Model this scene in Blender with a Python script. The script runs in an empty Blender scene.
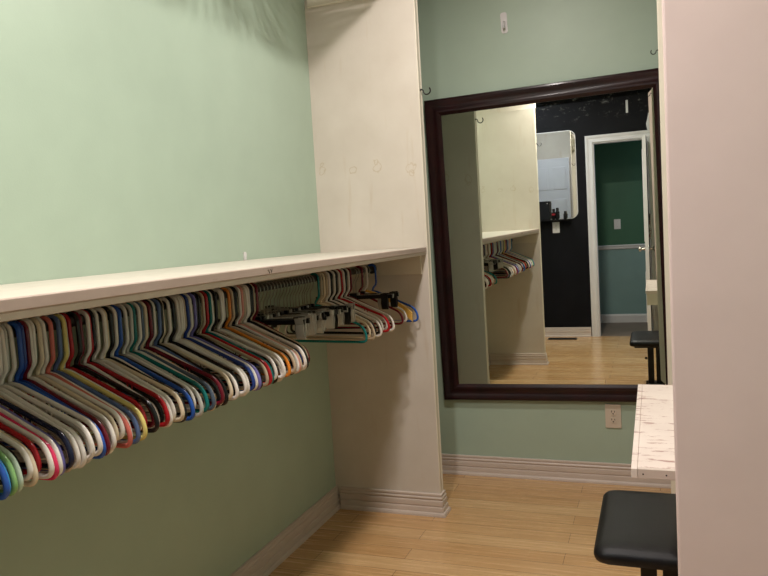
import bpy, bmesh, math, random
from mathutils import Vector, Matrix
random.seed(7)
PI = math.pi
scn = bpy.context.scene
col = scn.collection

# ------------------------------------------------------------------ camera
H = 1.275
yaw, pitch, roll = math.radians(-20.693), math.radians(-4.23), math.radians(-3.351)
fw = Vector((math.sin(yaw)*math.cos(pitch), math.cos(yaw)*math.cos(pitch), math.sin(pitch)))
rt = Vector((math.cos(yaw), -math.sin(yaw), 0)); up = rt.cross(fw)
r2 = rt*math.cos(roll) + up*math.sin(roll); u2 = -rt*math.sin(roll) + up*math.cos(roll)
cd = bpy.data.cameras.new('camera'); cam = bpy.data.objects.new('camera', cd); col.objects.link(cam)
cd.sensor_width = 36; cd.lens = 716.74*36/768; cd.clip_start = .02
cam.matrix_world = Matrix((( r2.x, u2.x, -fw.x, 0), (r2.y, u2.y, -fw.y, 0), (r2.z, u2.z, -fw.z, H), (0, 0, 0, 1)))
scn.camera = cam

# ------------------------------------------------------------------ world, lights, exposure
w = bpy.data.worlds.new('world'); scn.world = w; w.use_nodes = True
w.node_tree.nodes['Background'].inputs[0].default_value = (.5, .6, .8, 1)
w.node_tree.nodes['Background'].inputs[1].default_value = .05
scn.view_settings.view_transform = 'Standard'; scn.view_settings.look = 'None'
scn.view_settings.gamma = 1; scn.view_settings.use_curve_mapping = False
scn.view_settings.exposure = 0.0

def area(name, loc, rot, sx, sy, power, color):
    l = bpy.data.lights.new(name, 'AREA'); l.shape = 'RECTANGLE'; l.size = sx; l.size_y = sy
    l.energy = power; l.color = color
    o = bpy.data.objects.new(name, l); o.location = loc; o.rotation_euler = rot; col.objects.link(o)
    return o
area('ceiling_lamp_light', (-.62, .85, 2.66), (0, 0, 0), .11, .11, 31, (1, .925, .87))
area('far_ceiling_fill_light', (-.52, 2.25, 2.68), (0, 0, 0), .11, .11, 20, (1, .925, .87))  # unseen second lamp added to brighten the mirror wall
area('bathroom_window_light', (.8, -1.35, 1.6), (math.radians(80), 0, math.radians(60)), .7, .7, 7, (.62, .78, 1))

area('entry_fill_light', (-1.22, -.15, 2.66), (0, 0, 0), .2, .2, 13, (.86, .87, 1))  # unseen cool fill added to brighten the back of the near partition

# ------------------------------------------------------------------ dimensions
XL, XP, Y1, T, YM, Y0, YB = -1.443, -.928, 3.016, .0475, 3.582, .736, -.787
XR, ZC, SZ = .60, 2.75, 1.2107
XRP = .031                       # front edge of the right-hand partitions
Y2, X2L, X2R = -1.786, -1.6, 1.3   # the room beyond the doorway

# ------------------------------------------------------------------ materials
def lin(c):
    return tuple(((x/255)/12.92 if x/255 <= .04045 else ((x/255+.055)/1.055)**2.4) for x in c) + (1,)
class NT:
    def __init__(s, name):
        s.m = bpy.data.materials.new(name); s.m.use_nodes = True
        s.t = s.m.node_tree; s.b = s.t.nodes['Principled BSDF']
    def n(s, t, **k):
        x = s.t.nodes.new(t)
        for a, v in k.items(): setattr(x, a, v)
        return x
    def l(s, a, b): s.t.links.new(a, b)
    def coord(s, scale=(1, 1, 1), loc=(0, 0, 0), world=True):
        if world:
            g = s.n('ShaderNodeNewGeometry').outputs['Position']
        else:
            g = s.n('ShaderNodeTexCoord').outputs['Object']
        mp = s.n('ShaderNodeMapping'); mp.inputs['Scale'].default_value = scale; mp.inputs['Location'].default_value = loc
        s.l(g, mp.inputs[0]); return mp.outputs[0]
    def noise(s, vec, scale, detail=4, rough=.55):
        x = s.n('ShaderNodeTexNoise'); x.inputs['Scale'].default_value = scale
        x.inputs['Detail'].default_value = detail; x.inputs['Roughness'].default_value = rough
        s.l(vec, x.inputs['Vector']); return x.outputs['Fac']
    def ramp(s, fac, stops):
        r = s.n('ShaderNodeValToRGB'); e = r.color_ramp.elements
        e[0].position, e[0].color = stops[0]; e[1].position, e[1].color = stops[-1]
        for p, c in stops[1:-1]:
            q = e.new(p); q.color = c
        s.l(fac, r.inputs[0]); return r.outputs[0]
    def mix(s, fac, a, b, mode='MIX'):
        x = s.n('ShaderNodeMix', data_type='RGBA', blend_type=mode)
        for i, v in ((0, fac), (6, a), (7, b)):
            if hasattr(v, 'is_output') or isinstance(v, bpy.types.NodeSocket): s.l(v, x.inputs[i])
            else: x.inputs[i].default_value = v
        return x.outputs[2]
    def math(s, op, a, b=0, clamp=False):
        x = s.n('ShaderNodeMath', operation=op, use_clamp=clamp)
        for i, v in ((0, a), (1, b)):
            if isinstance(v, bpy.types.NodeSocket): s.l(v, x.inputs[i])
            else: x.inputs[i].default_value = v
        return x.outputs[0]
    def bump(s, h, strength, dist=.002):
        b = s.n('ShaderNodeBump'); b.inputs['Strength'].default_value = strength; b.inputs['Distance'].default_value = dist
        s.l(h, b.inputs['Height']); s.l(b.outputs[0], s.b.inputs['Normal'])
def paint(name, c, rough=.55, var=.06, bump=.15, spec=.4, scale=6):
    k = NT(name); v = k.coord()
    f = k.noise(v, scale, 5)
    a = lin(c); d = tuple(x*(1-var) for x in a[:3])+(1,); e = tuple(min(1, x*(1+var)) for x in a[:3])+(1,)
    k.l(k.ramp(f, [(.3, d), (.7, e)]), k.b.inputs['Base Color'])
    k.b.inputs['Roughness'].default_value = rough; k.b.inputs['Specular IOR Level'].default_value = spec
    k.bump(k.noise(v, 160, 3), bump, .001)
    return k.m
M = {}
M['green'] = paint('green_wall_paint', (172, 190, 172), .42, .03, .2)
M['ceiling'] = paint('ceiling_paint', (196, 188, 174), .8)
M['white'] = paint('white_trim_paint', (208, 192, 180), .4, .05, .2)
M['cream'] = paint('cream_paint', (226, 217, 200), .45, .04, .2)
M['white_cool'] = paint('door_casing_paint', (222, 218, 218), .4, .04, .1)
M['dgreen'] = paint('dark_green_paint', (62, 104, 80), .5, .04)
M['bluegreen'] = paint('grey_green_paint', (132, 160, 158), .5, .04)
M['black_plastic'] = paint('black_plastic', (16, 16, 18), .35, .1, .02)
M['plate'] = paint('outlet_plate_plastic', (214, 200, 182), .35, .02, .02)
M['slot'] = paint('outlet_slot', (20, 14, 12), .7, .02, .02)
M['glass_black'] = paint('black_lacquer', (14, 14, 17), .2, .1, .02)
M['bronze'] = paint('dark_bronze', (26, 22, 20), .35, .2, .1)
M['red_label'] = paint('red_label', (170, 40, 50), .4)
M['steel_black'] = paint('black_powder_coat', (12, 12, 13), .42, .15, .1)

def partition_material():
    k = NT('stained_partition_paint'); v = k.coord()
    base = k.ramp(k.noise(v, 5, 5), [(.3, lin((208, 198, 186))), (.7, lin((217, 208, 197)))])
    # rusty drips running down, broken by noise
    vs = k.coord((19, 1, 2.1))
    st = k.noise(vs, 1.0, 3, .6)
    st = k.math('MULTIPLY', k.ramp(st, [(.60, (0, 0, 0, 1)), (.76, (1, 1, 1, 1))]), .34)
    c = k.mix(st, base, lin((186, 160, 122)))
    # rings left by hooks
    pos = k.n('ShaderNodeNewGeometry').outputs['Position']
    nz = k.n('ShaderNodeTexNoise'); nz.inputs['Scale'].default_value = 40; k.l(pos, nz.inputs['Vector'])
    add = k.n('ShaderNodeVectorMath', operation='MULTIPLY_ADD')
    k.l(nz.outputs['Color'], add.inputs[0]); add.inputs[1].default_value = (.034, 0, .034); k.l(pos, add.inputs[2])
    tot = None
    for (x, z, r) in ((-1.409, 1.583, .018), (-1.255, 1.575, .014), (-1.139, 1.574, .018), (-.980, 1.560, .021), (-.980, 1.535, .010), (-1.409, 1.61, .008), (-1.139, 1.60, .008)):
        sub = k.n('ShaderNodeVectorMath', operation='SUBTRACT'); k.l(add.outputs[0], sub.inputs[0]); sub.inputs[1].default_value = (x+.017, 0, z+.017)
        mul = k.n('ShaderNodeVectorMath', operation='MULTIPLY'); k.l(sub.outputs[0], mul.inputs[0]); mul.inputs[1].default_value = (1, 0, 1)
        ln = k.n('ShaderNodeVectorMath', operation='LENGTH'); k.l(mul.outputs[0], ln.inputs[0])
        d = k.math('ABSOLUTE', k.math('SUBTRACT', ln.outputs['Value'], r))
        m = k.math('SUBTRACT', 1, k.math('DIVIDE', d, .0035), True)
        tot = m if tot is None else k.math('MAXIMUM', tot, m)
    c = k.mix(k.math('MULTIPLY', tot, .45), c, lin((176, 150, 104)))
    k.l(c, k.b.inputs['Base Color']); k.b.inputs['Roughness'].default_value = .5
    k.bump(k.noise(k.coord(), 60, 4), .25, .001)
    return k.m
M['partition'] = partition_material()

def worn_white(name, c1, c2, c3, stretch, lo=.62, hi=.68, amt=1, rough=.45):
    k = NT(name); v = k.coord()
    base = k.ramp(k.noise(v, 9, 5), [(.3, lin(c1)), (.7, lin(c2))])
    f = k.noise(k.coord(stretch), 1, 6, .7)
    msk = k.math('MULTIPLY', k.ramp(f, [(lo, (0, 0, 0, 1)), (hi, (1, 1, 1, 1))]), amt)
    k.l(k.mix(msk, base, lin(c3)), k.b.inputs['Base Color'])
    k.b.inputs['Roughness'].default_value = rough
    k.bump(f, .3, .001)
    return k.m
M['shelf'] = worn_white('shelf_paint', (203, 196, 183), (211, 204, 192), (180, 170, 154), (30, 5, 5), .58, .7, .6)
M['nosing'] = worn_white('worn_shaded_nosing_paint', (178, 157, 146), (186, 166, 155), (150, 126, 112), (6, 6, 40), .62, .68, .6)  # pinkish worn paint, darkened to carry the shade of the front edge
M['counter'] = worn_white('chipped_counter_paint', (222, 206, 196), (232, 218, 208), (160, 112, 104), (14, 50, 14), .57, .62, .8)
M['pink'] = worn_white('near_partition_paint', (226, 203, 198), (231, 208, 203), (176, 130, 120), (20, 20, 1.6), .74, .77, .7, .55)

def floor_material():
    k = NT('bamboo_plank_floor')
    v = k.coord((1, 1, 1))
    br = k.n('ShaderNodeTexBrick'); k.l(v, br.inputs['Vector'])
    br.offset = .37; br.offset_frequency = 2; br.squash = 1
    br.inputs['Scale'].default_value = 1; br.inputs['Brick Width'].default_value = .95; br.inputs['Row Height'].default_value = .095
    br.inputs['Mortar Size'].default_value = .0011; br.inputs['Mortar Smooth'].default_value = .2; br.inputs['Bias'].default_value = 0
    br.inputs['Color1'].default_value = lin((206, 160, 108)); br.inputs['Color2'].default_value = lin((222, 182, 132))
    br.inputs['Mortar'].default_value = lin((120, 82, 48))
    g = k.noise(k.coord((3, 70, 1)), 1, 5, .65)
    g2 = k.ramp(g, [(.3, lin((208, 196, 176))), (.62, (1, 1, 1, 1))])
    c = k.mix(.6, br.outputs['Color'], g2, 'MULTIPLY')
    kn = k.noise(k.coord((14, 150, 1)), 1, 3, .6)
    c = k.mix(k.math('MULTIPLY', k.ramp(kn, [(.68, (0, 0, 0, 1)), (.75, (1, 1, 1, 1))]), .35), c, lin((150, 105, 64)))
    k.l(c, k.b.inputs['Base Color'])
    k.l(k.ramp(g, [(.2, (.20,)*3+(1,)), (.8, (.32,)*3+(1,))]), k.b.inputs['Roughness'])
    k.b.inputs['Coat Weight'].default_value = .25; k.b.inputs['Coat Roughness'].default_value = .18
    k.bump(k.math('ADD', k.math('MULTIPLY', g, .25), k.math('SUBTRACT', 1, br.outputs['Fac'])), .12, .001)
    return k.m
M['floor'] = floor_material()
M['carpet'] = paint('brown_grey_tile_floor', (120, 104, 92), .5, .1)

def black_wall():
    k = NT('scuffed_black_paint'); v = k.coord()
    b = k.ramp(k.noise(v, 5, 4), [(.3, lin((13, 13, 17))), (.7, lin((19, 19, 24)))])
    s = k.noise(k.coord((9, 9, 14)), 1, 8, .8)
    z = k.n('ShaderNodeSeparateXYZ'); k.l(k.n('ShaderNodeNewGeometry').outputs['Position'], z.inputs[0])
    zz = k.math('MULTIPLY', k.math('SUBTRACT', z.outputs['Z'], 2.26), 8, True)
    m = k.math('MULTIPLY', k.ramp(s, [(.56, (0, 0, 0, 1)), (.66, (1, 1, 1, 1))]), k.math('MULTIPLY', zz, .5))
    k.l(k.mix(m, b, lin((150, 146, 142))), k.b.inputs['Base Color'])
    k.b.inputs['Roughness'].default_value = .6; k.b.inputs['Specular IOR Level'].default_value = .15
    return k.m
M['black_wall'] = black_wall()

def mahogany():
    k = NT('mahogany_frame_lacquer'); v = k.coord((3, 3, 3))
    f = k.noise(v, 4, 6, .6)
    k.l(k.ramp(f, [(.3, lin((24, 8, 10))), (.7, lin((46, 15, 17)))]), k.b.inputs['Base Color'])
    k.b.inputs['Roughness'].default_value = .36; k.b.inputs['Specular IOR Level'].default_value = .35; k.b.inputs['Coat Weight'].default_value = .12; k.b.inputs['Coat Roughness'].default_value = .15
    return k.m
M['mahogany'] = mahogany()
def mirror_mat(name, c):
    k = NT(name); f = k.noise(k.coord(), 3, 2)
    k.l(k.ramp(f, [(0, c), (1, c)]), k.b.inputs['Base Color'])
    k.b.inputs['Metallic'].default_value = 1; k.b.inputs['Roughness'].default_value = .0
    return k.m
M['mirror'] = mirror_mat('mirror_silver', (.78, .82, .75, 1))
M['mirror2'] = mirror_mat('small_mirror_silver', (.88, .88, .90, 1))
def leather():
    k = NT('black_vinyl'); v = k.coord()
    vo = k.n('ShaderNodeTexVoronoi'); vo.inputs['Scale'].default_value = 420; k.l(v, vo.inputs['Vector'])
    k.l(k.ramp(k.noise(v, 12, 4), [(.3, lin((13, 13, 15))), (.7, lin((23, 22, 23)))]), k.b.inputs['Base Color'])
    k.b.inputs['Roughness'].default_value = .42; k.b.inputs['Specular IOR Level'].default_value = .3
    k.bump(vo.outputs['Distance'], .35, .001)
    return k.m
M['vinyl'] = leather()
def metal(name, c, r):
    k = NT(name); k.l(k.ramp(k.noise(k.coord(), 30, 3), [(.2, tuple(x*.85 for x in c)+(1,)), (.8, c+(1,))]), k.b.inputs['Base Color'])
    k.b.inputs['Metallic'].default_value = 1; k.b.inputs['Roughness'].default_value = r
    return k.m
M['chrome'] = metal('hook_steel', (.42, .42, .38), .3)
M['nickel'] = metal('brushed_nickel', (.6, .56, .5), .3)
M['rod'] = metal('rod_steel', (.10, .095, .09), .5)
def clear():
    k = NT('clear_plastic')
    k.l(k.ramp(k.noise(k.coord(), 20, 2), [(.3, (.72, .72, .68, 1)), (.7, (.86, .86, .82, 1))]), k.b.inputs['Base Color'])
    k.b.inputs['Alpha'].default_value = .42; k.b.inputs['Roughness'].default_value = .08; k.b.inputs['Specular IOR Level'].default_value = .9
    return k.m
M['clear'] = clear()
def plastic(name, c, rough=.25):
    k = NT(name)
    a = lin(c); f = k.noise(k.coord(), 14, 2)
    k.l(k.ramp(f, [(.3, tuple(x*.93 for x in a[:3])+(1,)), (.7, a)]), k.b.inputs['Base Color'])
    k.b.inputs['Roughness'].default_value = rough; k.b.inputs['Specular IOR Level'].default_value = .5
    return k.m
PC = {'white': (238, 230, 222), 'cream': (232, 214, 186), 'blue': (40, 88, 176), 'royal blue': (34, 62, 140), 'light blue': (60, 140, 200),
      'mint green': (140, 190, 120), 'pale sage': (190, 210, 190), 'black': (16, 15, 18), 'hot pink': (226, 52, 100), 'lilac': (118, 112, 180),
      'navy': (22, 28, 58), 'maroon': (112, 18, 38), 'salmon': (214, 112, 100), 'pale yellow': (232, 214, 130), 'red': (176, 22, 34),
      'teal': (10, 118, 116), 'slate grey': (84, 98, 118), 'dusty blue': (92, 114, 160), 'orange': (236, 140, 50), 'taupe': (196, 176, 150),
      'light grey': (200, 198, 192), 'coral pink': (226, 150, 140)}
PM = {k: plastic(k.replace(' ', '_')+'_plastic', v) for k, v in PC.items()}
M['gold_wood'] = plastic('honey_wood_lacquer', (226, 178, 84), .3)
M['towel'] = worn_white('patterned_cloth', (200, 196, 186), (180, 170, 160), (120, 30, 40), (60, 60, 60), .5, .54, .9)

# ------------------------------------------------------------------ geometry helpers
def finish(name, bm, mat, parent=None, smooth=False, bevel=0, segs=2, autos=None):
    bmesh.ops.recalc_face_normals(bm, faces=bm.faces)
    me = bpy.data.meshes.new(name); bm.to_mesh(me); bm.free()
    me.materials.append(mat)
    o = bpy.data.objects.new(name, me); col.objects.link(o)
    if smooth:
        for p in me.polygons: p.use_smooth = True
        if autos:
            try: me.set_sharp_from_angle(angle=math.radians(autos))
            except Exception: pass
    if bevel:
        b = o.modifiers.new('bevel', 'BEVEL'); b.width = bevel; b.segments = segs; b.limit_method = 'ANGLE'
    if parent: o.parent = parent
    return o
def box(bm, x0, x1, y0, y1, z0, z1, mtx=None):
    vs = [bm.verts.new((x, y, z)) for x in (x0, x1) for y in (y0, y1) for z in (z0, z1)]
    for f in ((0, 1, 3, 2), (4, 6, 7, 5), (0, 4, 5, 1), (2, 3, 7, 6), (0, 2, 6, 4), (1, 5, 7, 3)):
        bm.faces.new([vs[i] for i in f])
    if mtx: bmesh.ops.transform(bm, matrix=mtx, verts=vs)
    return vs
def tube(bm, pts, r, n=8, closed=False, cap=True, ref=Vector((0, 1, 0)), flat=1.0):
    pts = [Vector(p) for p in pts]; N = len(pts); rings = []
    for i, p in enumerate(pts):
        a = pts[(i-1) % N] if (closed or i > 0) else pts[0]
        b = pts[(i+1) % N] if (closed or i < N-1) else pts[-1]
        t = (b-a).normalized()
        u = ref - t*ref.dot(t)
        if u.length < 1e-4: u = Vector((1, 0, 0)) - t*t.x
        u.normalize(); v = t.cross(u)
        rr = r[i] if isinstance(r, (list, tuple)) else r
        rings.append([bm.verts.new(p + u*rr*flat*math.cos(2*PI*k/n) + v*rr*math.sin(2*PI*k/n)) for k in range(n)])
    for i in range(N if closed else N-1):
        A, B = rings[i], rings[(i+1) % N]
        for k in range(n): bm.faces.new((A[k], A[(k+1) % n], B[(k+1) % n], B[k]))
    if not closed and cap:
        bm.faces.new(rings[0]); bm.faces.new(rings[-1][::-1])
def arc(cx, cz, r, a0, a1, n, y=0):
    return [(cx+r*math.cos(math.radians(a0+(a1-a0)*i/n)), y, cz+r*math.sin(math.radians(a0+(a1-a0)*i/n))) for i in range(n+1)]
def rounded(pts, rad, n=5):
    out = []; P = [Vector(p) for p in pts]; N = len(P)
    for i in range(N):
        if rad[i] == 0: out.append(P[i]); continue
        a = (P[i-1]-P[i]); b = (P[(i+1) % N]-P[i]); r = min(rad[i], a.length*.49, b.length*.49)
        s = P[i]+a.normalized()*r; e = P[i]+b.normalized()*r
        for k in range(n+1):
            t = k/n; out.append(s*(1-t)**2 + P[i]*2*t*(1-t) + e*t*t)
    return out
def sweep(bm, path, prof, closed=False, side=1, vertical=True):
    """profile (d, h) carried along a horizontal path (x, y); d is pushed to the left (side=1) or right of travel, h is z"""
    P = [Vector((p[0], p[1])) for p in path]; N = len(P); rings = []
    for i in range(N):
        d1 = (P[i]-P[i-1]).normalized() if (closed or i > 0) else None
        d2 = (P[(i+1) % N]-P[i]).normalized() if (closed or i < N-1) else None
        d1 = d1 or d2; d2 = d2 or d1
        n1 = Vector((-d1.y, d1.x))*side; n2 = Vector((-d2.y, d2.x))*side
        m = (n1+n2); m = m / (m.length**2/2) if m.length > 1e-6 else n1
        rings.append([bm.verts.new((P[i].x+m.x*d, P[i].y+m.y*d, h)) for d, h in prof])
    K = len(prof)
    for i in range(N if closed else N-1):
        A, B = rings[i], rings[(i+1) % N]
        for k in range(K): bm.faces.new((A[k], A[(k+1) % K], B[(k+1) % K], B[k]))
    if not closed: bm.faces.new(rings[0]); bm.faces.new(rings[-1][::-1])
def lathe(bm, prof, cx, cy, n=20):
    rings = [[bm.verts.new((cx+r*math.cos(2*PI*k/n), cy+r*math.sin(2*PI*k/n), z)) for k in range(n)] for r, z in prof]
    for A, B in zip(rings, rings[1:]):
        for k in range(n): bm.faces.new((A[k], A[(k+1) % n], B[(k+1) % n], B[k]))
    bm.faces.new(rings[0][::-1]); bm.faces.new(rings[-1])
def BM(): return bmesh.new()
def boxo(name, b, mat, parent=None, bevel=.0015):
    bm = BM(); box(bm, *b); return finish(name, bm, mat, parent, bevel=bevel)
def struct(o): o['kind'] = 'structure'; return o
def tag(o, label, cat, group=None):
    o['label'] = label; o['category'] = cat
    if group: o['group'] = group
    return o
def thing(name, label, cat, loc=(0, 0, 0), rot=(0, 0, 0), group=None):
    o = bpy.data.objects.new(name, None); o.location = loc; o.rotation_euler = rot; o.empty_display_size = .05
    col.objects.link(o); return tag(o, label, cat, group)
def adopt(o, parent):     # keep world-space mesh in place under a located parent
    o.parent = parent; o.matrix_parent_inverse = parent.matrix_basis.inverted() if False else Matrix.LocRotScale(parent.location, parent.rotation_euler, None).inverted()
    return o

# ------------------------------------------------------------------ room shell
W = .1
struct(boxo('floor', (XL-W, XR+W, YB, YM+W, -.08, 0), M['floor'], bevel=0))
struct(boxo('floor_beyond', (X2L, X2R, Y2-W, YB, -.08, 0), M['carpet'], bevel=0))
struct(boxo('ceiling', (XL-W, XR+W, YB-W, YM+W, ZC, ZC+.08), M['ceiling'], bevel=0))
struct(boxo('wall_left', (XL-W, XL, YB-W, YM+W, 0, ZC), M['green'], bevel=0))
struct(boxo('wall_back', (XL, XR, YM, YM+W, 0, ZC), M['green'], bevel=0))
struct(boxo('wall_right', (XR, XR+W, YB-W, YM+W, 0, ZC), M['green'], bevel=0))
# black wall behind the camera, with the doorway cut out
DX0, DX1, DZ = -.565, -.012, 2.055
bm = BM()
box(bm, XL, DX0, YB-W, YB, 0, ZC); box(bm, DX1, XR, YB-W, YB, 0, ZC); box(bm, DX0, DX1, YB-W, YB, DZ, ZC)
struct(finish('wall_front', bm, M['black_wall']))
# the room beyond: chair rail wall, side walls, ceiling
bm = BM(); box(bm, X2L, X2R, Y2-W, Y2, .90, 2.5); struct(finish('wall_beyond', bm, M['dgreen']))
bm = BM(); box(bm, X2L, X2R, Y2-W, Y2, 0, .90); struct(finish('wall_beyond_lower', bm, M['bluegreen']))
bm = BM(); box(bm, X2L-W, X2L, Y2-W, YB-W, 0, 2.5); box(bm, X2R, X2R+W, Y2-W, YB-W, 0, 2.5); struct(finish('wall_beyond_sides', bm, M['dgreen']))
struct(boxo('ceiling_beyond', (X2L, X2R, Y2-W, YB-W, 2.5, 2.58), M['ceiling'], bevel=0))
rail = [(0, .925), (.008, .925), (.018, .915), (.012, .900), (.012, .885), (.006, .875), (0, .875)]
bm = BM(); sweep(bm, [(X2R, Y2), (X2L, Y2)], rail, side=-1); struct(finish('trim_chair_rail', bm, M['white_cool']))
bm = BM(); sweep(bm, [(X2R, Y2), (X2L, Y2)], [(0, .1), (.008, .1), (.014, .08), (.014, 0), (0, 0)], side=-1); struct(finish('baseboard_beyond', bm, M['white_cool']))

BP = [(0, .1005), (.005, .1005), (.0095, .098), (.010, .091), (.0065, .0875), (.0105, .085), (.013, .080), (.012, .075), (.008, .072),
      (.0135, .068), (.0150, .060), (.0145, .046), (.011, .042), (.0160, .039), (.0175, .034), (.0175, .017), (.022, .016), (.0265, .010), (.0275, .004), (.0275, 0), (0, 0)]
def baseboard(name, path, side):
    bm = BM(); sweep(bm, path, BP, side=side)
    return struct(finish(name, bm, M['white'], smooth=True, autos=35))
baseboard('baseboard_left', [(XL, Y0+.001), (XL, Y1-.001)], -1)
baseboard('baseboard_left_front', [(XL, YB+.001), (XL, Y0-T-.001)], -1)
baseboard('baseboard_left_corner', [(XL, Y1+T+.001), (XL, YM-.03)], -1)
baseboard('baseboard_back', [(XL+.001, YM), (XR-.001, YM)], -1)
baseboard('baseboard_partition_far', [(XL+.028, Y1), (XP, Y1), (XP, Y1+T), (XL+.028, Y1+T)], -1)
baseboard('baseboard_partition_near', [(XL+.028, Y0-T), (XP, Y0-T), (XP, Y0), (XL+.028, Y0)], -1)
baseboard('baseboard_front', [(DX0-.078, YB), (XL+.03, YB)], -1)
baseboard('baseboard_right_far', [(XR-.001, Y1), (.045, Y1), (.045, Y1+T), (XR-.03, Y1+T)], 1)

# closet partitions (full height end walls of the hanging bays)
def partition(name, x0, x1, y0, mat, front):
    bm = BM(); box(bm, x0, x1, y0, y0+T, 0, ZC); p = struct(finish(name, bm, mat))
    # nosing strip on the front edge, with a bead each side
    prof = [(0, 0), (.003, .001), (.004, .004), (.0035, .009), (.0015, .011), (.0015, T-.011), (.0035, T-.009), (.004, T-.004), (.003, T-.001), (0, T)]
    b2 = BM(); s = 1 if front == 'right' else -1; xe = x1 if front == 'right' else x0
    rings = [[b2.verts.new((xe+s*d, y0+h, z)) for d, h in prof] for z in (.1, ZC-.001)]
    for k in range(len(prof)): b2.faces.new((rings[0][k], rings[0][(k+1) % len(prof)], rings[1][(k+1) % len(prof)], rings[1][k]))
    b2.faces.new(rings[0]); b2.faces.new(rings[1][::-1])
    finish('edge_strip', b2, M['cream'] if mat is not M['pink'] else M['pink'], p)
    return p
partition('wall_partition_far', XL, XP, Y1, M['partition'], 'right')
partition('wall_partition_near', XL, XP, Y0-T, M['partition'], 'right')
partition('wall_partition_right_near', XRP, XR, 1.355, M['pink'], 'left')
partition('wall_partition_right_far', .045, XR, Y1, M['cream'], 'left')

# ------------------------------------------------------------------ doorway, casing, door leaf
CP = [(0, 0), (0, .016), (.006, .019), (.012, .016), (.018, .012), (.040, .012), (.046, .015), (.058, .019), (.068, .019), (.074, .014), (.074, 0)]
def casing(x0, x1, z, y, s):
    bm = BM(); path = [(x0, 0), (x0, z), (x1, z), (x1, 0)]
    P = [Vector(p) for p in path]; rings = []
    offs = [(-1, 0), (-1, 1), (1, 1), (1, 0)]
    for p, o in zip(P, offs): rings.append([bm.verts.new((p.x+o[0]*d, y+s*h, p.y+o[1]*d)) for d, h in CP])
    for A, B in zip(rings, rings[1:]):
        for k in range(len(CP)): bm.faces.new((A[k], A[(k+1) % len(CP)], B[(k+1) % len(CP)], B[k]))
    bm.faces.new(rings[0]); bm.faces.new(rings[-1][::-1])
    return bm
struct(finish('trim_door_casing', casing(DX0+.004, DX1-.004, DZ-.004, YB, 1), M['white_cool']))
bm = BM(); box(bm, DX0, DX0+.015, YB-W, YB, 0, DZ-.015); box(bm, DX1-.015, DX1, YB-W, YB, 0, DZ-.015); box(bm, DX0, DX1, YB-W, YB, DZ-.015, DZ)
struct(finish('trim_door_jamb', bm, M['white_cool']))
# leaf hinged on the right jamb, swung into the closet; local x runs from hinge to free edge
DL, DH, DT = .50, 2.02, .034
door = struct(thing('door_1', 'x', 'x')); del door['label']; del door['category']
door.location = (DX1-.018, YB+.024, .008); door.rotation_euler = (0, 0, math.radians(90.4))
# local: +x along the leaf, +y = left face (towards opening), -y = black closet face
def dbox(name, b, mat, bevel=.001):
    bm = BM(); box(bm, *b); return finish(name, bm, mat, door, bevel=bevel)
dbox('door_leaf', (0, DL, -.0, DT, 0, DH), M['white_cool'])
bm = BM(); box(bm, .001, DL-.001, -.003, 0, .001, DH-.001); finish('painted_face', bm, M['black_wall'], door)
for zc, hh in ((.45, .5), (1.45, .9)):
    for xc in (.125, .345):
        bm = BM(); box(bm, xc-.07, xc+.07, DT, DT+.006, zc-hh/2, zc+hh/2); finish('raised_panel', bm, M['white_cool'], door, bevel=.004)
for zc in (.25, 1.02, 1.8):
    bm = BM(); tube(bm, [(-.004, -.002, zc-.045), (-.004, -.002, zc+.045)], .006, 10, ref=Vector((1, 0, 0))); finish('hinge', bm, M['nickel'], door, smooth=True, autos=40)
for s in (1, -1):
    bm = BM(); y = DT if s > 0 else -.003
    prof = [(.026, 0), (.026, .005), (.012, .008), (.010, .030), (.020, .036), (.027, .046), (.025, .058), (.014, .064)]
    rings = [[bm.verts.new((DL-.06+r*math.cos(2*PI*k/18), y+s*d, .932+r*math.sin(2*PI*k/18))) for k in range(18)] for r, d in prof]
    for A, B in zip(rings, rings[1:]):
        for k in range(18): bm.faces.new((A[k], A[(k+1) % 18], B[(k+1) % 18], B[k]))
    bm.faces.new(rings[-1]); finish('door_handle', bm, M['nickel'], door, smooth=True, autos=40)
# cloth hanging from the black face of the door
bm = BM(); nx, nz = 8, 16; g = []
for i in range(nx+1):
    for j in range(nz+1):
        a = i/nx; b = j/nz
        g.append(bm.verts.new((.18+.10*a*(1-.25*(1-b)), -.014-.008*math.sin(a*9+b*2)-.003*math.sin(b*11), 1.02+.25*(1-b))))
for i in range(nx):
    for j in range(nz):
        q = i*(nz+1)+j; bm.faces.new((g[q], g[q+1], g[q+nz+2], g[q+nz+1]))
tw = finish('hand_towel', bm, M['towel'], None, smooth=True)
so = tw.modifiers.new('s', 'SOLIDIFY'); so.thickness = .004
tw.matrix_world = Matrix.LocRotScale(door.location, door.rotation_euler, None)
tag(tw, 'small patterned cloth hanging on the open door seen in the big mirror', 'towel')

# white panelled door standing flat against the back of the near partition (seen in the rounded mirror)
M['white_door'] = paint('white_door_paint', (220, 220, 228), .4, .03, .1)
d2 = thing('door_2', 'x', 'x', (-1.185, Y0-T-.001, .001)); del d2['label']; del d2['category']; struct(d2)
bm = BM(); box(bm, -.235, .235, -.034, -.001, 0, 2.03); finish('door_leaf', bm, M['white_door'], d2, bevel=.002)
for xc in (-.11, .11):
    for z0, z1 in ((.12, .80), (.92, 1.52), (1.64, 1.92)):
        bm = BM(); box(bm, xc-.078, xc+.078, -.041, -.034, z0, z1); finish('raised_panel', bm, M['white_door'], d2, bevel=.005)

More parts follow.
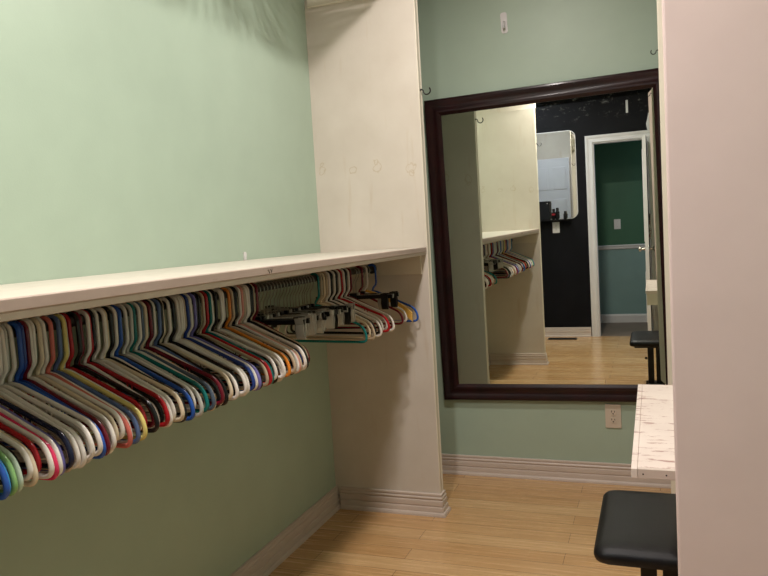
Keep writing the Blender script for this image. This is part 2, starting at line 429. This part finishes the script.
# ------------------------------------------------------------------ left bay: shelf, cleats, rods
sh = thing('closet_shelf', 'long white painted shelf above the row of hangers', 'shelf', (XL, (Y0+Y1)/2, SZ))
def child(bm_or, name, mat, parent, **k):
    o = finish(name, bm_or, mat, **k); return adopt(o, parent)
bm = BM(); box(bm, XL+.001, XP-.019, Y0+.001, Y1-.001, SZ-.019, SZ); child(bm, 'shelf_board', M['shelf'], sh, bevel=.001)
bm = BM(); box(bm, XP-.0188, XP-.001, Y0+.001, Y1-.001, SZ-.0205, SZ+.0003); child(bm, 'front_nosing', M['nosing'], sh, bevel=.002, segs=3)
bm = BM(); box(bm, XP-.022, XP-.005, Y0+.001, Y1-.001, SZ-.034, SZ-.0208); child(bm, 'lower_strip', M['white'], sh, bevel=.001)
for (nm, b) in (('side_cleat', (XL+.001, XP-.026, Y1-.018, Y1-.001, 1.094, SZ-.0195)), ('side_cleat', (XL+.001, XP-.026, Y0+.001, Y0+.018, 1.094, SZ-.0195)),
                ('wall_cleat', (XL+.001, XL+.018, Y0+.019, Y1-.019, 1.094, SZ-.0195))):
    bm = BM(); box(bm, *b); child(bm, nm, M['cream'], sh, bevel=.001)
# scraped pencil mark on the nosing
bm = BM()
for a, b in (((0, .002), (.012, -.006)), ((.006, .004), (.010, -.008)), ((.014, .003), (.022, -.005)), ((.018, -.007), (.024, .003))):
    tube(bm, [(XP-.0007, 1.62+a[0], SZ-.010+a[1]), (XP-.0007, 1.62+b[0], SZ-.010+b[1])], .0006, 5, ref=Vector((0, 0, 1)))
child(bm, 'scuff_mark', M['bronze'], sh)
RX, RZ = -1.185, 1.128
def rod(x, z, label):
    t = thing('closet_rod', label, 'rod', (x, (Y0+Y1)/2, z))
    bm = BM(); tube(bm, [(0, (Y0-Y1)/2+.021, 0), (0, (Y1-Y0)/2-.021, 0)], .0125, 16, ref=Vector((0, 0, 1))); finish('rod_pole', bm, M['rod'], t, smooth=True, autos=40)
    for s in (-1, 1):
        bm = BM(); y = s*(Y1-Y0)/2; 
        tube(bm, [(0, y-s*.0185, 0), (0, y-s*.026, 0)], .024, 18, ref=Vector((0, 0, 1))); finish('end_flange', bm, M['rod'], t, smooth=True, autos=40)
    return t
rod(RX, RZ, 'steel hanging rod under the long white shelf, packed with hangers')
URZ = 2.60
# upper bay: cleats on the partitions, shelf and rod just above the frame
us = thing('upper_closet_shelf', 'narrow white upper shelf with cleats, at the very top above the long shelf', 'shelf', (XL, (Y0+Y1)/2, 2.70))
for y0, y1 in ((Y1-.018, Y1-.001), (Y0+.001, Y0+.018)):
    bm = BM(); box(bm, XL+.02, XP-.05, y0, y1, 2.312, 2.375); child(bm, 'side_cleat', M['cream'], us, bevel=.002)
bm = BM(); box(bm, XL+.001, XL+.22, Y0+.02, Y1-.02, 2.66, 2.68); child(bm, 'shelf_board', M['cream'], us, bevel=.001)
t = thing('closet_rod', 'upper steel rod with unseen added hangers, at the very top of the photo', 'rod', (RX, (Y0+Y1)/2, URZ))
bm = BM(); tube(bm, [(0, (Y0-Y1)/2+.001, 0), (0, (Y1-Y0)/2-.001, 0)], .0125, 16, ref=Vector((0, 0, 1))); finish('rod_pole', bm, M['rod'], t, smooth=True, autos=40)

# ------------------------------------------------------------------ hangers
HM = {}
def mesh_of(name, bm, mat, autos=None):
    bmesh.ops.recalc_face_normals(bm, faces=bm.faces)
    me = bpy.data.meshes.new(name); bm.to_mesh(me); bm.free(); me.materials.append(mat)
    for p in me.polygons: p.use_smooth = True
    if autos: me.set_sharp_from_angle(angle=math.radians(autos))
    return me
def build_hanger_meshes():
    r = .0049
    # moulded hook: over the rod, long outer side, kink back to the neck
    bm = BM()
    pts = arc(0, 0, .0175, 200, 0, 12) + [(.0178, 0, -.02), (.0178, 0, -.050)] + rounded([(.0178, 0, -.050), (.0175, 0, -.068), (.002, 0, -.086), (0, 0, -.096)], [0, .012, .010, 0], 4)[1:]
    tube(bm, pts, r*.95, 8); HM['hook'] = mesh_of('hook', bm, PM['white'])
    for nm, hw, drop, notch in (('wide', .208, .236, True), ('narrow', .196, .228, False)):
        bm = BM()
        c = [(0, 0, -.094), (hw-.012, 0, -.180), (hw, 0, -drop), (-hw, 0, -drop), (-hw+.012, 0, -.180)]
        tube(bm, rounded(c, [.03, .034, .024, .024, .034], 6), r, 8, closed=True)
        if notch:
            for s in (-1, 1):
                x = s*.105; z = -.094-(x*s)/(hw-.012)*.086
                tube(bm, [(x, 0, z), (x, 0, z-.014)]+arc(x+s*.006, z-.014, .006, 180 if s > 0 else 0, 360 if s > 0 else -180, 6)+[(x+s*.012, 0, z-.010)], .0016, 6)
        HM[nm] = mesh_of('frame', bm, PM['white'])
    # contoured solid hanger
    bm = BM(); n = 14; top = []; bot = []
    for i in range(-n, n+1):
        x = .205*i/n; a = abs(i)/n
        zt = -.090-.085*a**1.2-.02*a**6; top.append((x, zt)); bot.append((x, zt-.022-.016*a))
    for y in (-.006, .006):
        pass
    F = [[bm.verts.new((x, y*(1), z)) for x, z in top+bot[::-1]] for y in (-.007, .007)]
    K = len(F[0])
    for k in range(K): bm.faces.new((F[0][k], F[0][(k+1) % K], F[1][(k+1) % K], F[1][k]))
    for y in (0, 1):
        for k in range(2*n):
            q = (F[y][k], F[y][k+1], F[y][K-2-k], F[y][K-1-k]); bm.faces.new(q)
    HM['solid'] = mesh_of('frame', bm, M['gold_wood'], 40)
    # wire hook for clip hangers
    bm = BM()
    pts = arc(0, -.0035, .0205, 215, -30, 14) + [(.012, 0, -.030), (.002, 0, -.044), (0, 0, -.056), (0, 0, -.104)]
    tube(bm, pts, .0019, 7); HM['wire'] = mesh_of('wire_hook', bm, M['chrome'])
    # clip hanger bar: ribbed beam
    bm = BM(); box(bm, -.17, .17, -.0035, .0035, -.116, -.102); box(bm, -.17, .17, -.0055, .0055, -.103, -.100)
    box(bm, -.014, .014, -.006, .006, -.118, -.090)
    HM['bar'] = mesh_of('bar', bm, M['clear'], 30)
    # clip: two jaws with finger tabs, joined by a bridge
    bm = BM()
    for s in (-1, 1):
        prof = [(.012, -.094), (.0045, -.118), (.0085, -.140), (.003, -.166), (.001, -.172), (.003, -.172), (.0055, -.166), (.011, -.140), (.007, -.118), (.0145, -.094)]
        A = [bm.verts.new((-.014, s*d, -.10+(z+.10)*.86)) for d, z in prof]; B = [bm.verts.new((.014, s*d, -.10+(z+.10)*.86)) for d, z in prof]
        for k in range(len(prof)): bm.faces.new((A[k], A[(k+1) % len(prof)], B[(k+1) % len(prof)], B[k]))
        for V in (A, B):
            for k in range(4): bm.faces.new((V[k], V[k+1], V[8-k], V[9-k]))
    box(bm, -.008, .008, -.008, .008, -.128, -.122)
    HM['clip'] = mesh_of('clip', bm, M['clear'], 30)
build_hanger_meshes()
def part(name, me, mat, parent, x=0):
    o = bpy.data.objects.new(name, me); o.location = (x, 0, 0)
    o.parent = parent; col.objects.link(o)
    o.material_slots[0].link = 'OBJECT'; o.material_slots[0].material = mat
    return o
def hanger(y, color, label, kind='wide', yawd=0, tilt=0, group=None, z=RZ, dx=0):
    root = thing('clothes_hanger', label, 'hanger', (RX+dx, y, z), (0, math.radians(tilt), math.radians(yawd)), group)
    if kind in ('wide', 'narrow'):
        part('hook', HM['hook'], PM[color], root); part('frame', HM[kind], PM[color], root)
    elif kind == 'solid':
        part('wire_hook', HM['wire'], M['chrome'], root); part('frame', HM['solid'], M['gold_wood'], root)
    else:
        m = M['clear'] if kind == 'clearclip' else M['black_plastic']; cxp = random.uniform(.115, .158)
        part('wire_hook', HM['wire'], M['chrome'], root); part('bar', HM['bar'], M['black_plastic'] if kind != 'clearclip' or random.random() < .5 else m, root)
        for s in (-1, 1): part('clip', HM['clip'], m if not (kind == 'mixclip' and s > 0) else M['clear'], root, s*cxp)
    return root
Wt = 'white'
near = [(7, 'navy'), (11, 'blue'), (16, 'light blue'), (22, 'mint green'), (29, 'pale sage'), (37, Wt), (44, 'cream'), (47, 'red'), (55, 'hot pink'),
        (61, Wt), (67, 'lilac'), (71, 'navy'), (78, Wt), (83, Wt), (88, Wt), (92, 'light grey'), (98, 'blue'), (103, 'royal blue'), (108, 'maroon'), (113, Wt), (118, Wt), (122, 'cream'),
        (129, 'salmon'), (134, Wt), (138, 'dusty blue'), (143, 'pale yellow'), (148, Wt), (152, 'red'), (156, 'black'), (160, 'maroon'), (164, Wt), (168, 'red'), (172, 'black'), (176, Wt), (181, 'cream'),
        (186, Wt), (190, 'blue'), (194, 'black'), (198, Wt), (202, 'light grey'), (206, 'teal'), (210, Wt), (213, 'slate grey'), (217, 'cream'), (221, 'maroon'), (225, 'black'), (229, 'dusty blue'), (233, 'cream'),
        (237, 'black'), (241, Wt), (246, Wt), (250, 'royal blue'), (254, 'lilac'), (259, 'black'), (264, 'red'), (268, 'teal'), (272, 'black'), (276, Wt), (280, 'light grey'), (284, 'orange'), (288, Wt), (292, 'black'),
        (296, 'coral pink'), (300, Wt), (303, 'royal blue'), (306, 'black'), (309, 'maroon')]
AN = [(0, .800), (15, .843), (75, .972), (150, 1.177), (225, 1.45), (300, 1.885), (320, 2.02)]
def ypx(p):
    for (a, ya), (b, yb) in zip(AN, AN[1:]):
        if p <= b: return ya+(yb-ya)*(p-a)/(b-a)
    return AN[-1][1]
def zone(p): return 'left end' if p < 76 else ('left middle' if p < 165 else ('middle' if p < 240 else 'right part'))
seq = []
for i, (p, c) in enumerate(near):
    if i and ypx(p)-ypx(near[i-1][0]) > .0158:
        seq.append(((ypx(p)+ypx(near[i-1][0]))/2, (Wt, 'black', Wt, 'maroon', Wt, 'black')[i % 6] if c == 'black' or i % 3 else 'taupe', ''))
    seq.append((ypx(p), c, ''))
# even the spacing a little so that neighbours do not touch
ys = [s[0] for s in seq]
for it in range(60):
    for i in range(len(ys)-1):
        g = ys[i+1]-ys[i]
        if g < .0118: d = (.0118-g)/2; ys[i] -= d; ys[i+1] += d
ys = [max(y, .785+.0112*i) for i, y in enumerate(ys)]
ORD = ['first', 'second', 'third', 'fourth', 'fifth', 'sixth', 'seventh', 'eighth', 'ninth', 'tenth', 'eleventh', 'twelfth', 'thirteenth', 'fourteenth', 'fifteenth']
tot = {}
for _, c, zn in seq: tot[c] = tot.get(c, 0)+1
yw = 0; anchor = None; since = {}
for i, ((_, c, zn), y) in enumerate(zip(seq, ys)):
    yw = yw*.75+random.uniform(-1.6, 1.6)
    vivid = c in ('hot pink', 'lilac', 'salmon', 'pale yellow', 'blue', 'teal', 'orange', 'coral pink', 'mint green', 'light blue')
    kind = 'narrow' if random.random() < .3 and not vivid else 'wide'
    since[c] = since.get(c, 0)+1
    if tot[c] == 1:
        lab = f'{c} plastic tube hanger, the only {c} one in the tightly packed run'; anchor = c; since = {}
    elif anchor is None:
        lab = f'{c} plastic tube hanger at the extreme left, before the mint green one'
    else:
        lab = f'{ORD[since[c]-1]} {c} tube hanger right of the {anchor} one in the packed run'
    hanger(y, c, lab, kind, yw, random.uniform(-2.3, 2.3) if not vivid else random.uniform(0, 1.4), 'plastic tube hangers in the packed run', dx=random.uniform(-.003, .009)+(.005 if vivid else 0))
# clip hangers
kinds = ['clearclip', 'blackclip', 'clearclip', 'clearclip', 'mixclip', 'clearclip', 'blackclip', 'clearclip', 'clearclip', 'clearclip', 'blackclip', 'clearclip', 'clearclip',
         'blackclip', 'clearclip', 'clearclip', 'blackclip', 'clearclip']
y = 1.965 if ys[-1] < 1.945 else ys[-1]+.025
ncl = {}
n = len(kinds); step = (2.385-y)/n
for i, k in enumerate(kinds):
    nm = {'clearclip': 'clear', 'blackclip': 'black', 'mixclip': 'black'}[k]
    lab = {'clearclip': 'clear plastic clip hanger on a wire hook, in the middle stretch of the rod', 'blackclip': 'black clip hanger on a wire hook, among the clear clip hangers mid-rod',
           'mixclip': 'wire-hook clip hanger with one clear and one black clip, mid-rod'}[k]
    ncl[nm] = ncl.get(nm, 0)+1
    lab = f'{ORD[ncl[nm]-1]} {nm} clip hanger from the left in the middle of the rod'
    hanger(y+i*step, None, lab, k, random.uniform(-2.5, 2.5), random.uniform(-3, 3), 'wire hook clip hangers in the middle of the rod')
nf = {}
far = ['teal', 'taupe', 'cream', 'taupe', 'white', 'black', 'white', 'black', 'white', 'red', 'white', 'black', 'white', 'maroon']
for i, c in enumerate(far):
    y = 2.405+i*.0235
    n_ = far.count(c)
    lab = (f'single {c} plastic hanger in the second group, beyond the clip hangers' if n_ == 1 else f'one of several {c} plastic hangers in the second group, beyond the clip hangers')
    nf[c] = nf.get(c, 0)+1
    if n_ > 1: lab = f'{ORD[nf[c]-1]} {c} plastic hanger beyond the teal one, past the clip hangers'
    hanger(y, c, lab, 'narrow' if i % 3 else 'wide', {0: -3}.get(i, random.uniform(-3, 3)), random.uniform(-2, 2), 'plastic hangers beyond the clip hangers')
hanger(2.770, None, 'black clip hanger near the far end of the rod, nearest of its pair', 'blackclip', 4, 0, 'clip hangers at the far end')
hanger(2.800, None, 'clear clip hanger near the far end of the rod by the end panel', 'clearclip', -2, 0, 'clip hangers at the far end')
hanger(2.835, 'maroon', 'maroon plastic hanger near the far end, beside the honey wood one', 'narrow', 2, 1)
hanger(2.862, None, 'black clip hanger beside the honey wood hanger at the far end', 'blackclip', -1, 0, 'clip hangers at the far end')
hanger(2.890, 'white', 'white plastic hanger near the far end, beside the honey wood one', 'narrow', -3, 0)
hanger(2.922, None, 'honey coloured contoured wooden hanger near the far end of the rod', 'solid', 0, 0)
hanger(2.962, 'blue', 'blue plastic hanger at the very far end of the rod', 'wide', 0, 0, dx=.012)
# unseen hangers added on the upper rod to shade the wall and end panel
for i in range(38):
    hanger(1.74+i*.0315, 'white', 'unseen white plastic hanger added on the upper rod to cast shadows', 'wide', random.uniform(-4, 4), 0, 'hangers on the upper rod', z=URZ)

# ------------------------------------------------------------------ the big mirror
mir = thing('wall_mirror', 'large mirror in a dark mahogany frame on the green wall', 'mirror', (-.459, YM-.004, .406))
mir.rotation_euler = (math.radians(.38), math.radians(-.8), 0)
MW, MH, FW = 1.168, 1.542, .082     # outer width, height, frame width
# local: x right, z up, y towards the wall (0 = back)
FP = [(0, -.002), (0, -.020), (.004, -.026), (.012, -.029), (.022, -.026), (.030, -.019), (.040, -.017), (.052, -.020), (.060, -.024), (.068, -.023), (.074, -.017), (.080, -.013), (FW, -.010), (FW, -.002)]
bm = BM(); rings = []
cx0, cx1, cz0, cz1 = -.585, -.585+MW, 0, MH
for (x, z, sx, sz) in ((cx0, cz0, 1, 1), (cx1, cz0, -1, 1), (cx1, cz1, -1, -1), (cx0, cz1, 1, -1)):
    rings.append([bm.verts.new((x+sx*d, y, z+sz*d)) for d, y in FP])
for i in range(4):
    A, B = rings[i], rings[(i+1) % 4]
    for k in range(len(FP)): bm.faces.new((A[k], A[(k+1) % len(FP)], B[(k+1) % len(FP)], B[k]))
finish('mirror_frame', bm, M['mahogany'], mir, smooth=True, autos=30)
bm = BM(); e = FW-.004; bv = .026
o4 = [bm.verts.new((x, -.0075, z)) for x, z in ((cx0+e, cz0+e), (cx1-e, cz0+e), (cx1-e, cz1-e), (cx0+e, cz1-e))]
i4 = [bm.verts.new((x, -.0081, z)) for x, z in ((cx0+e+bv, cz0+e+bv), (cx1-e-bv, cz0+e+bv), (cx1-e-bv, cz1-e-bv), (cx0+e+bv, cz1-e-bv))]
bm.faces.new(i4)
for k in range(4): bm.faces.new((o4[k], o4[(k+1) % 4], i4[(k+1) % 4], i4[k]))
b4 = [bm.verts.new((v.co.x, -.003, v.co.z)) for v in o4]
for k in range(4): bm.faces.new((b4[k], b4[(k+1) % 4], o4[(k+1) % 4], o4[k]))
bm.faces.new(b4[::-1])
finish('mirror_glass', bm, M['mirror'], mir)

# ------------------------------------------------------------------ outlets and switches
def rrect(bm, w, h, r, y0, y1, cx=0, cz=0, n=5):
    P = []
    for sx, sz, a0 in ((1, 1, 0), (-1, 1, 90), (-1, -1, 180), (1, -1, 270)):
        for k in range(n+1):
            a = math.radians(a0+90*k/n); P.append((cx+sx*(w/2-r)+r*math.cos(a), cz+sz*(h/2-r)+r*math.sin(a)))
    A = [bm.verts.new((x, y0, z)) for x, z in P]; B = [bm.verts.new((x, y1, z)) for x, z in P]
    for k in range(len(P)): bm.faces.new((A[k], A[(k+1) % len(P)], B[(k+1) % len(P)], B[k]))
    bm.faces.new(A); bm.faces.new(B[::-1])
def outlet(loc, rz, label, switch=False, mat=None):
    mat = mat or M['plate']
    t = thing('light_switch' if switch else 'power_outlet', label, 'switch' if switch else 'outlet', loc, (0, 0, rz))
    bm = BM(); rrect(bm, .074, .116, .004, -.0005, -.006); finish('cover_plate', bm, mat, t, bevel=.0015)
    if switch:
        bm = BM(); box(bm, -.005, .005, -.014, -.006, -.003, .011); finish('toggle', bm, mat, t, bevel=.001)
    else:
        for zc in (.0195, -.0195):
            bm = BM(); rrect(bm, .034, .029, .012, -.006, -.0085, 0, zc); f = finish('socket', bm, mat, t, bevel=.0006)
            bm = BM(); box(bm, -.0085, -.0055, -.0088, -.0083, zc, zc+.009); box(bm, .0055, .0085, -.0088, -.0083, zc, zc+.008)
            tube(bm, [(0, -.0083, zc-.0065), (0, -.0088, zc-.0065)], .0032, 10, ref=Vector((0, 0, 1))); finish('slot', bm, M['slot'], f)
    for zc in ((.03, -.03) if switch else (0,)):
        bm = BM(); tube(bm, [(0, -.006, zc), (0, -.0072, zc)], .0028, 10, ref=Vector((0, 0, 1))); finish('screw', bm, M['nickel'], t)
    return t
outlet((-.203, YM, .334), 0, 'cream double power outlet on the green wall below the big mirror')
outlet((-.968, YB, 1.188), PI, 'white power outlet on the black wall, under the rounded mirror, seen reflected', mat=M['white_cool'])
outlet((-.382, Y2, 1.170), PI, 'light switch on the dark green wall through the doorway, seen reflected', switch=True, mat=M['white_cool'])

# ------------------------------------------------------------------ hooks and adhesive strips
def cup_hook(loc, rz, label, tilt=0):
    t = thing('cup_hook', label, 'hook', loc, (0, tilt, rz), 'cup hooks')
    # local: screws in along -x, points to +x, opens upwards
    bm = BM()
    pts = [(-.004, 0, 0), (.006, 0, .001), (.012, 0, -.004)]+arc(.028, -.006, .0160, 195, 405, 14)
    tube(bm, pts, .0030, 8); finish('hook_wire', bm, M['bronze'], t, smooth=True)
    bm = BM(); tube(bm, [(0, 0, .0005), (.002, 0, .0005)], .0052, 12, ref=Vector((0, 0, 1))); finish('collar', bm, M['bronze'], t, smooth=True, autos=40)
    return t
cup_hook((XP+.003, Y1+.024, 1.893), 0, 'black cup hook screwed into the end panel edge, left of the mirror')
cup_hook((XP+.003, Y0-.024, 1.950), 0, 'black cup hook on the near end panel, seen only in the mirror')
cup_hook((.041, Y1+.024, 1.925), PI, 'small cup hook high at the right, beside the pinkish panel').scale = (.6, .6, .6)
def strip(loc, rot, label, hw=.011, hh=.052, hook=True):
    t = thing('adhesive_hook', label, 'hook', loc, rot)
    bm = BM(); rrect(bm, 2*hw, 2*hh, hw*.7, -.0005, -.003); finish('backing_plate', bm, M['white_cool'], t, bevel=.0008)
    if hook:
        bm = BM(); tube(bm, [(0, -.003, .006), (0, -.010, -.004), (0, -.016, -.018), (0, -.018, -.026), (0, -.024, -.030), (0, -.029, -.022)], [.005, .006, .006, .006, .005, .004], 10, ref=Vector((1, 0, 0)))
        finish('hook_tongue', bm, M['white_cool'], t, smooth=True)
    return t
strip((-.647, YM, 2.27), (0, math.radians(-2), 0), 'white adhesive hook on the green wall above the big mirror', .016, .050)
strip((-.207, YB, 2.385), (0, 0, PI), 'white adhesive strip high on the black wall, seen reflected', .011, .065, False)
strip((-.665, YM, 2.44), (0, math.radians(12), 0), 'small adhesive hook at the top edge of the photo', .010, .03)
bm = BM(); box(bm, -.007, .007, -.006, -.0005, 0, .030); box(bm, -.007, -.001, -.009, -.006, .0, .014); box(bm, .002, .007, -.0075, -.006, .010, .026)
ww = finish('adhesive_tab', bm, M['white_cool'], bevel=.001); ww.rotation_euler = (0, 0, PI/2); ww.location = (XL, 2.35, SZ+.001)
tag(ww, 'torn white adhesive tab on the green wall just above the long shelf', 'adhesive strip')

# ------------------------------------------------------------------ right bay: counter and stool
ct = thing('closet_counter', 'chipped white painted counter board at the right, above the black stool', 'counter', (.2, 1.8, .795))
CX0, CX1, CY0, CY1, CZ = -.052, XR-.001, 1.4345, 2.196, .7955
bm = BM(); box(bm, CX0+.012, CX1, CY0+.012, CY1, CZ-.019, CZ); child(bm, 'counter_board', M['counter'], ct, bevel=.0015)
bm = BM(); box(bm, CX0, CX0+.0118, CY0, CY1, CZ-.019, CZ+.0002); child(bm, 'side_edging', M['counter'], ct, bevel=.0012)
bm = BM(); box(bm, CX0+.0122, CX1, CY0, CY0+.0118, CZ-.019, CZ+.0002); child(bm, 'front_edging', M['white'], ct, bevel=.0012)
bm = BM(); box(bm, CX0+.006, CX1, CY1-.022, CY1-.002, CZ-.095, CZ-.0195); child(bm, 'end_apron', M['cream'], ct, bevel=.0015)
for x in (-.030, .012):
    bm = BM(); tube(bm, [(x, CY0-.0004, CZ-.010), (x, CY0+.002, CZ-.010)], .0016, 8, ref=Vector((0, 0, 1))); child(bm, 'nail', M['bronze'], ct)
for b in ((.13, .20, CY0+.05, CY0+.068, 0, CZ-.0195), (.13, .20, CY1-.09, CY1-.072, 0, CZ-.0195)):
    bm = BM(); box(bm, *b); child(bm, 'support_leg', M['cream'], ct, bevel=.0015)

st = thing('padded_stool', 'black vinyl padded stool on black metal posts under the counter', 'stool', (.02, 1.95, 0))
SX0, SX1, SY0, SY1, SZt = -.162, .19, 1.780, 2.225, .474
def pad(bm, x0, x1, y0, y1, z0, z1, r, crown):
    n = 7; hx, hy = (x1-x0)/2, (y1-y0)/2; cx, cy = (x0+x1)/2, (y0+y1)/2
    def ring(ins, z, rr):
        P = []
        for sx, sy, a0 in ((1, 1, 0), (-1, 1, 90), (-1, -1, 180), (1, -1, 270)):
            for k in range(n+1):
                a = math.radians(a0+90*k/n); P.append(bm.verts.new((cx+sx*(hx-ins-rr)+rr*math.cos(a), cy+sy*(hy-ins-rr)+rr*math.sin(a), z)))
        return P
    h = z1-z0
    L = [ring(.010, z0, r), ring(.003, z0+.003, r), ring(0, z0+h*.35, r), ring(.001, z0+h*.6, r), ring(.008, z0+h*.86, r), ring(.022, z0+h, r), ring(.06, z1+crown*.7, r*.9), ring(.11, z1+crown, r*.8)]
    for A, B in zip(L, L[1:]):
        for k in range(len(A)): bm.faces.new((A[k], A[(k+1) % len(A)], B[(k+1) % len(A)], B[k]))
    bm.faces.new(L[0][::-1]); bm.faces.new(L[-1])
bm = BM(); pad(bm, SX0, SX1, SY0, SY1, .430, .470, .035, .005); child(bm, 'padded_seat', M['vinyl'], st, smooth=True, autos=60)
bm = BM(); rrx = 0; box(bm, SX0+.03, SX1-.03, SY0+.03, SY1-.03, .418, .4305); child(bm, 'seat_base', M['steel_black'], st, bevel=.003)
for x in (-.034, .020):
    bm = BM(); box(bm, x-.020, x+.020, 1.93-.022, 1.93+.022, .03, .418); child(bm, 'post', M['steel_black'], st, bevel=.003)
for y in (1.80, 2.06):
    bm = BM(); box(bm, -.07, .14, y-.018, y+.018, 0.0, .030); child(bm, 'foot', M['steel_black'], st, bevel=.004)
bm = BM(); box(bm, -.055, .045, 1.80, 2.06, .0302, .052); child(bm, 'base_rail', M['steel_black'], st, bevel=.003)
bm = BM(); tube(bm, [(-.056, 1.93, .30), (-.072, 1.93, .30)], .008, 12, ref=Vector((0, 0, 1))); child(bm, 'adjustment_knob', M['steel_black'], st, smooth=True, autos=40)

# ------------------------------------------------------------------ black wall: rounded mirror, ledge, bottles, vent
sm = thing('rounded_mirror', 'white-bordered rounded rectangular mirror on the black wall, seen reflected', 'mirror', (-1.03, YB, 1.74))
bm = BM(); rrect(bm, .60, .93, .075, .0005, .010, n=8); finish('backing', bm, M['white_cool'], sm)
bm = BM(); rrect(bm, .585, .915, .070, .010, .014, n=8); finish('mirror_glass', bm, M['mirror2'], sm)
lg = boxo('wall_ledge', (-1.36, -.80, YB+.001, YB+.10, 1.262, 1.274), M['glass_black'])
tag(lg, 'thin black ledge under the rounded mirror on the black wall, seen reflected', 'shelf')
bx = thing('black_box', 'tall black box standing on the ledge before the rounded mirror, seen reflected', 'box', (-1.075, YB+.06, 1.2745))
bm = BM(); box(bm, -.065, .060, -.03, .03, 0, .200); finish('box_body', bm, M['glass_black'], bx, bevel=.004)
bm = BM(); tube(bm, [(.036, .0302, .175), (.036, .032, .175)], .006, 10, ref=Vector((0, 0, 1))); finish('stud', bm, M['nickel'], bx)
for x, h, r, lab, red in ((-.985, .115, .016, 'black bottle with a red label beside the box on the ledge, seen reflected', True),
                          (-.945, .125, .017, 'taller black bottle without label in the middle of the ledge, seen reflected', False),
                          (-.862, .085, .018, 'short black bottle standing apart at the ledge end, seen reflected', False)):
    b = thing('cosmetic_bottle', lab, 'bottle', (x, YB+.055, 1.2745), group='bottles on the ledge')
    bm = BM(); lathe(bm, [(r*.92, 0), (r, .003), (r, h*.62), (r*.85, h*.68), (r*.5, h*.70)], 0, 0); finish('bottle_body', bm, M['glass_black'], b, smooth=True, autos=40)
    bm = BM(); lathe(bm, [(r*.6, h*.705), (r*.62, h*.98), (r*.5, h)], 0, 0); finish('cap', bm, M['black_plastic'], b, smooth=True, autos=40)
    if red:
        bm = BM(); lathe(bm, [(r*1.02, h*.40), (r*1.02, h*.56)], 0, 0); finish('label_band', bm, M['red_label'], b, smooth=True, autos=40)
vt = thing('floor_vent', 'dark bronze floor vent in front of the black wall, seen reflected', 'vent', (-.93, YB+.16, 0))
bm = BM(); box(bm, -.15, .15, -.055, -.045, 0, .005); box(bm, -.15, .15, .045, .055, 0, .005); box(bm, -.15, -.14, -.045, .045, 0, .005); box(bm, .14, .15, -.045, .045, 0, .005)
finish('vent_frame', bm, M['bronze'], vt)
bm = BM(); box(bm, -.14, .14, -.045, .045, .0002, .001)
for i in range(19):
    x = -.132+i*.0147; box(bm, x-.002, x+.002, -.045, .045, .001, .004)
finish('grille', bm, M['slot'], vt)
# hook and white tag hanging beside the doorway
hk = thing('hanging_tag', 'white narrow tag hanging from a hook above the doorway corner, seen reflected', 'tag', (.012, YB, 2.30))
bm = BM(); pts = [(-.012, .014, 0), (-.016, .014, -.06), (-.022, .015, -.11), (-.018, .014, -.16), (-.008, .013, -.21)]
tube(bm, pts, [.004, .010, .018, .014, .006], 8, flat=.3); finish('tag_strip', bm, M['white_cool'], hk, smooth=True)
bm = BM(); tube(bm, [(-.012, .0, .004), (-.012, .010, .004), (-.012, .018, -.002), (-.012, .018, .008)], .0025, 6, ref=Vector((1, 0, 0))); finish('hook_wire', bm, M['bronze'], hk, smooth=True)

# ------------------------------------------------------------------ ceiling lamp fixtures (above the frame); the second is added with the fill light
for (x, y, z, r, lab) in ((-.62, 1.12, ZC, .12, 'round flush ceiling lamp above the closet aisle'), (-.42, 2.30, ZC, .12, 'unseen round ceiling lamp added nearer the big mirror to brighten its wall')):
    L = thing('ceiling_lamp', lab, 'lamp', (x, y, z))
    bm = BM(); lathe(bm, [(r, -.025), (r, -.001)], 0, 0, 28); finish('lamp_base', bm, M['nickel'], L, smooth=True, autos=40)
